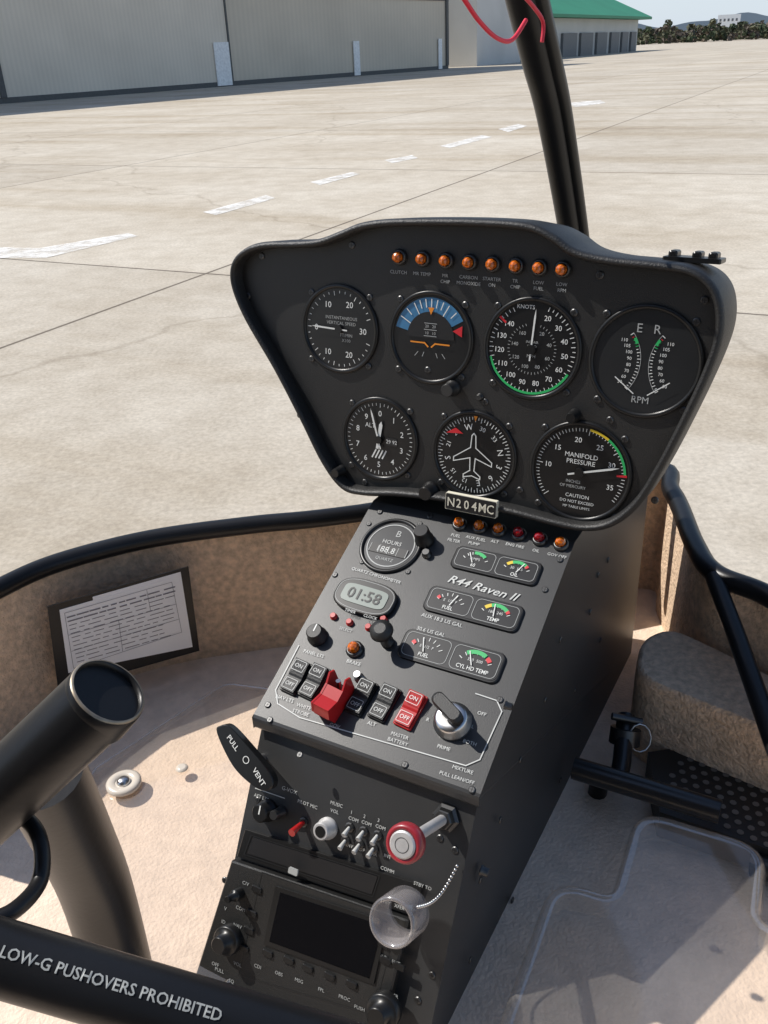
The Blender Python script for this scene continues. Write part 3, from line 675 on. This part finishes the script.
g=Geo(); g.tube(cr([pd(-20,835,.50),pd(20,818,.50),pd(40,840,.49),pd(40,880,.48),pd(15,910,.46),pd(-20,925,.45)],6,False),.0045,TUBE,12); mk("cable_loop",g,None,cy)
a=pd(-120,922,.41); b=pd(520,1110,.43); ax=(b-a).normalized(); R=.0165
g=Geo(); g.tube([a,b],R,TUBE,40); mk("crossbar",g,None,cy)
def near(px,py):
    best=None
    for i in range(400):
        p=a.lerp(b,i/399); d=(p-C); x=384+FP*d.dot(rt)/d.dot(fw)
        e=abs(x-px)
        if best is None or e<best[0]: best=(e,p)
    return best[1]
pm=near(112,0); cv=(C-pm); cv=(cv-ax*cv.dot(ax)).normalized(); bvv=cv.cross(ax)
v,f=glyph("LOW-G PUSHOVERS PROHIBITED",0,.015); kk=.0049/.7; g=Geo()
g.add([pm+ax*x*kk*1.0+(cv*math.cos(y*kk/R+.15)+bvv*math.sin(y*kk/R+.15))*(R+.0004) for x,y in v],f,WH2)
mk("lettering",g,None,cy)
# ================================================================== OUTSIDE
m=bpy.data.materials.new("apron_concrete"); m.use_nodes=True; n=m.node_tree; b=n.nodes['Principled BSDF']; b.inputs['Roughness'].default_value=.9; b.inputs['Specular IOR Level'].default_value=.2
ge=n.nodes.new('ShaderNodeNewGeometry')
def dot(v):
    d=n.nodes.new('ShaderNodeVectorMath'); d.operation='DOT_PRODUCT'; n.links.new(ge.outputs['Position'],d.inputs[0]); d.inputs[1].default_value=v; return d.outputs['Value']
def mth(op,a,b_=None):
    d=n.nodes.new('ShaderNodeMath'); d.operation=op
    for i,x in enumerate((a,b_)):
        if x is None: continue
        if isinstance(x,(int,float)): d.inputs[i].default_value=x
        else: n.links.new(x,d.inputs[i])
    return d.outputs[0]
al=rad(27.5)
ca=mth('ADD',dot((math.cos(al),-math.sin(al),0)),4.17+60); cb=mth('ADD',dot((math.sin(al),math.cos(al),0)),-5.34+60)
cmb=n.nodes.new('ShaderNodeCombineXYZ'); n.links.new(ca,cmb.inputs[0]); n.links.new(cb,cmb.inputs[1])
br=n.nodes.new('ShaderNodeTexBrick'); br.offset=0; br.squash=1; n.links.new(cmb.outputs[0],br.inputs['Vector'])
for k_,v_ in (('Scale',1),('Mortar Size',.016),('Mortar Smooth',.3),('Brick Width',6),('Row Height',6)): br.inputs[k_].default_value=v_
br.inputs['Color1'].default_value=(.60,.545,.455,1); br.inputs['Color2'].default_value=(.545,.495,.415,1); br.inputs['Mortar'].default_value=(.19,.165,.135,1)
def noise(s,d=8,vec=None,r=.6):
    z=n.nodes.new('ShaderNodeTexNoise'); z.inputs['Scale'].default_value=s; z.inputs['Detail'].default_value=d; z.inputs['Roughness'].default_value=r
    n.links.new(vec or ge.outputs['Position'],z.inputs['Vector']); return z.outputs[0]
def ramp(x,p0,c0,p1,c1):
    z=n.nodes.new('ShaderNodeValToRGB'); e=z.color_ramp.elements; e[0].position=p0;e[1].position=p1;e[0].color=(c0,)*3+(1,) if not isinstance(c0,tuple) else c0+(1,); e[1].color=(c1,)*3+(1,) if not isinstance(c1,tuple) else c1+(1,)
    n.links.new(x,z.inputs[0]); return z.outputs[0]
def mul(a,b_,f=1):
    z=n.nodes.new('ShaderNodeMix'); z.data_type='RGBA'; z.blend_type='MULTIPLY'; z.inputs[0].default_value=f
    n.links.new(a,z.inputs[6]); n.links.new(b_,z.inputs[7]); return z.outputs[2]
c_=mul(br.outputs[0],ramp(noise(.35,10),.35,(.86,.83,.79),.65,(1.03,1.03,1.03)))
c_=mul(c_,ramp(noise(3.5,10,r=.75),.3,(.82,.80,.77),.62,(1.05,1.05,1.05)))
c_=mul(c_,ramp(noise(45,5,r=.7),.3,.76,.7,1.10))
mp=n.nodes.new('ShaderNodeMapping'); mp.inputs['Scale'].default_value=(.12,1.2,1); n.links.new(cmb.outputs[0],mp.inputs[0])
c_=mul(c_,ramp(noise(.5,8,mp.outputs[0]),.36,(.82,.78,.72),.52,1.0))
vo=n.nodes.new('ShaderNodeTexVoronoi'); vo.feature='DISTANCE_TO_EDGE'; vo.inputs['Scale'].default_value=.10
wv=n.nodes.new('ShaderNodeVectorMath'); wv.operation='ADD'; nzv=n.nodes.new('ShaderNodeTexNoise'); nzv.inputs['Scale'].default_value=1.2; nzv.inputs['Detail'].default_value=8
n.links.new(ge.outputs['Position'],nzv.inputs['Vector']); n.links.new(ge.outputs['Position'],wv.inputs[0]); n.links.new(nzv.outputs[1],wv.inputs[1]); n.links.new(wv.outputs[0],vo.inputs['Vector'])
c_=mul(c_,ramp(vo.outputs[0],.0008,(.55,.52,.48),.003,1.0),.4)
n.links.new(c_,b.inputs['Base Color'])
g=Geo(); S=4000; g.add([(-S,-S,0),(S,-S,0),(S,S,0),(-S,S,0)],[[0,1,2,3]],m)
gr=mk("ground",g,None,None,kind="structure")
m=bpy.data.materials.new("worn_white_paint"); m.use_nodes=True; n=m.node_tree; b=n.nodes['Principled BSDF']; b.inputs['Base Color'].default_value=(.84,.82,.77,1); b.inputs['Roughness'].default_value=.8
tr=n.nodes.new('ShaderNodeBsdfTransparent'); mx_=n.nodes.new('ShaderNodeMixShader'); ge=n.nodes.new('ShaderNodeNewGeometry')
rr=ramp(noise(3.5,12,r=.75),.40,.25,.58,.92); n.links.new(rr,mx_.inputs[0]); n.links.new(tr.outputs[0],mx_.inputs[1]); n.links.new(b.outputs[0],mx_.inputs[2]); n.links.new(mx_.outputs[0],n.nodes['Material Output'].inputs[0])
for q_ in ([(-60,246),(40,248),(128,233),(138,236),(45,258),(-60,258)],[(203,212),(266,195),(276,198),(216,215)],[(310,182),(352,172),(360,174),(320,185)],[(384,160),(412,155),(418,158),(392,163)],[(440,146),(482,135),(492,137),(450,148)],[(498,129),(518,124),(527,126),(508,132)],[(568,103),(600,100),(606,103),(575,107)]):
    g=Geo(); g.poly([tuple(onz(x,y,.004)) for x,y in q_],m); mk("painted_marking",g,None,None,kind="structure")
def siding(name,col,sc_,st=.5):
    m=bpy.data.materials.new(name); m.use_nodes=True; n=m.node_tree; b=n.nodes['Principled BSDF']; b.inputs['Roughness'].default_value=.6
    tc=n.nodes.new('ShaderNodeTexCoord'); wv=n.nodes.new('ShaderNodeTexWave'); wv.wave_type='BANDS'; wv.bands_direction='X'; wv.inputs['Scale'].default_value=sc_
    n.links.new(tc.outputs['Object'],wv.inputs['Vector'])
    z=n.nodes.new('ShaderNodeTexNoise'); z.inputs['Scale'].default_value=.3; z.inputs['Detail'].default_value=8; n.links.new(tc.outputs['Object'],z.inputs['Vector'])
    r1=n.nodes.new('ShaderNodeValToRGB'); r1.color_ramp.elements[0].color=tuple(c*.93 for c in col)+(1,); r1.color_ramp.elements[1].color=tuple(c*1.04 for c in col)+(1,); r1.color_ramp.elements[0].position=.35; r1.color_ramp.elements[1].position=.65
    n.links.new(z.outputs[0],r1.inputs[0]); mxx=n.nodes.new('ShaderNodeMix'); mxx.data_type='RGBA'; mxx.blend_type='MULTIPLY'; mxx.inputs[0].default_value=.06
    n.links.new(r1.outputs[0],mxx.inputs[6]); n.links.new(wv.outputs[0],mxx.inputs[7]); n.links.new(mxx.outputs[2],b.inputs['Base Color'])
    return m
BEI=siding("beige_metal_siding",(.74,.66,.54),1.2); GRY=siding("grey_metal_siding",(.55,.55,.53),1.5); GRF=siding("green_metal_roof",(.03,.24,.12),1.0)
DRK=mat("dark_trim",(.10,.10,.095),.7); WD=mat("white_door",(.85,.85,.83),.5); DOORB=mat("dark_bay_door",(.14,.145,.15),.6); BEI2=siding("tan_metal_siding",(.64,.56,.44),.8)
def gline(p1,p2):
    a=onz(*p1,0); b_=onz(*p2,0); x=(b_-a); x.normalize(); return Plane(a,x,Z),(b_-a).length
HP,HL=gline((0,104),(448,69))
hg=mk("hangar",None,HP.M,label="long beige metal hangar with white personnel doors on the apron",category="hangar")
def boxl(g,x0,x1,z0,z1,y0,y1,m):
    g.loft([[(x0,z0,y0),(x1,z0,y0),(x1,z1,y0),(x0,z1,y0)],[(x0,z0,y1),(x1,z0,y1),(x1,z1,y1),(x0,z1,y1)]],m,True,True)
xs=HP.uv(233,85).x
g=Geo(); boxl(g,-60,xs,.25,12,-40,0,BEI); boxl(g,xs,HL,.25,12,-40,-.03,BEI2); mk("wall",g,HP.M,hg)
g=Geo(); boxl(g,-60,HL+.02,0,.25,-40,.03,DRK); mk("base_strip",g,HP.M,hg)  # thin dark strip along the base of the wall
g=Geo(); x0=HP.uv(4,100).x
boxl(g,x0-.15,x0+.15,.25,12,.0,.1,DRK); boxl(g,HL-.3,HL,.25,12,.0,.1,DRK); boxl(g,xs-.06,xs+.06,.25,12,.0,.06,DRK)
for zz in (4.6,): boxl(g,-60,HL-.3,zz,zz+.07,.0,.05,DRK)
mk("trim",g,HP.M,hg)
for x1,x2,yt,yb in ((217,227,42,83),(354,358,41,74),(438,441,44,68)):
    A=HP.uv(x1,yb);B=HP.uv(x2,yt); g=Geo(); boxl(g,A.x,B.x,.05,max(2.1,B.y),.03,.1,WD); mk("door",g,HP.M,hg)
g=Geo(); boxl(g,-60.5,HL+.5,12,12.6,-40.5,.6,DRK); mk("roof",g,HP.M,hg)
GP,GL=gline((449,67),(636,51.0))
gh=mk("hangar",None,GP.M,label="grey building with green metal roof and dark bay doors",category="hangar")
eh=GP.uv(600,19).y; x5=GP.uv(490,60).x
g=Geo(); boxl(g,-1,GL,0,eh,-30,0,GRY); mk("wall",g,GP.M,gh)
g=Geo(); L_=GL+1.5
tri=[(eh,1.5),(eh+.3,1.5),(eh+7.5,-15),(eh+.3,-31),(eh,-31)]
g.loft([[(x5,a_,b_) for a_,b_ in tri],[(L_,a_,b_) for a_,b_ in tri]],GRF,True,True); mk("roof",g,GP.M,gh)
g=Geo(); boxl(g,-1,x5,0,eh*1.6,.02,3,GRY); mk("annex",g,GP.M,gh)
for x1,x2 in ((560,574),(578,590),(594,604),(608,616),(619,625),(628,633)):
    A=GP.uv(x1,56).x;B=GP.uv(x2,54).x; g=Geo(); boxl(g,A,B,0,eh*.62,.02,.3,DOORB); mk("bay_door",g,GP.M,gh)
for x1 in (500,520,540): 
    g=Geo(); A=GP.uv(x1,58).x; boxl(g,A,A+1.2,eh*.5,eh*.62,.02,.1,DOORB); mk("window",g,GP.M,gh)
LF=[mat("foliage_dark",(.06,.08,.04),.9,var=.4,vscale=.2),mat("foliage_olive",(.12,.12,.07),.9,var=.4,vscale=.2),mat("foliage_brown",(.14,.115,.09),.9,var=.4,vscale=.2)]
g=Geo()
def clump(g,p,s,m):
    vs=[]; 
    for i in range(6):
        for j in range(3):
            a=i*1.047+random.uniform(-.3,.3); e=(j-1)*.7; r=s*random.uniform(.6,1.1)
            vs.append(p+Vector((math.cos(a)*math.cos(e)*r,math.sin(a)*math.cos(e)*r,math.sin(e)*r)))
    fs=[]
    for _ in range(16): fs.append(random.sample(range(18),3))
    g.add(vs,fs,m)
for i in range(1800):
    x=random.uniform(636,900); dist=random.uniform(300,420)
    dr=ray(x,45); dr.z=0; dr.normalize(); p=dr*dist; h=4.0+1.3*math.sin(x*.21)*math.sin(x*.057+1)+random.uniform(-.7,.7); 
    p.z=random.uniform(.1,1)*max(1.2,h); clump(g,p,random.uniform(.7,1.4),random.choice(LF))
mk("distant_wood",g,None,None,kind="stuff",label="low dark tree line beyond the far edge of the apron",category="trees")
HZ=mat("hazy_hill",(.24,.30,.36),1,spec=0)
g=Geo(); A=[];B=[]
for i in range(60):
    x=560+i*8; dr=ray(x,45); dr.z=0; dr.normalize(); p=dr*1500; A.append(Vector((p.x,p.y,-5))); B.append(Vector((p.x,p.y,22+5*math.sin(i*.35)+2*math.sin(i*.9))))
g.loft([A,B],HZ,closed=False); mk("hills",g,None,None,kind="structure")
dr=ray(726,45); dr.z=0; dr.normalize(); P0=Plane(dr*900,Vector((dr.y,-dr.x,0)),Z)
wb=mk("distant_building",None,P0.M,label="small white building among far trees",category="building")
g=Geo(); boxl(g,-9,9,0,17,-8,0,WD); mk("wall",g,P0.M,wb)
for i in range(5):
    g=Geo(); boxl(g,-7.5+i*3.2,-6+i*3.2,12,14,.02,.2,DOORB); mk("window",g,P0.M,wb)
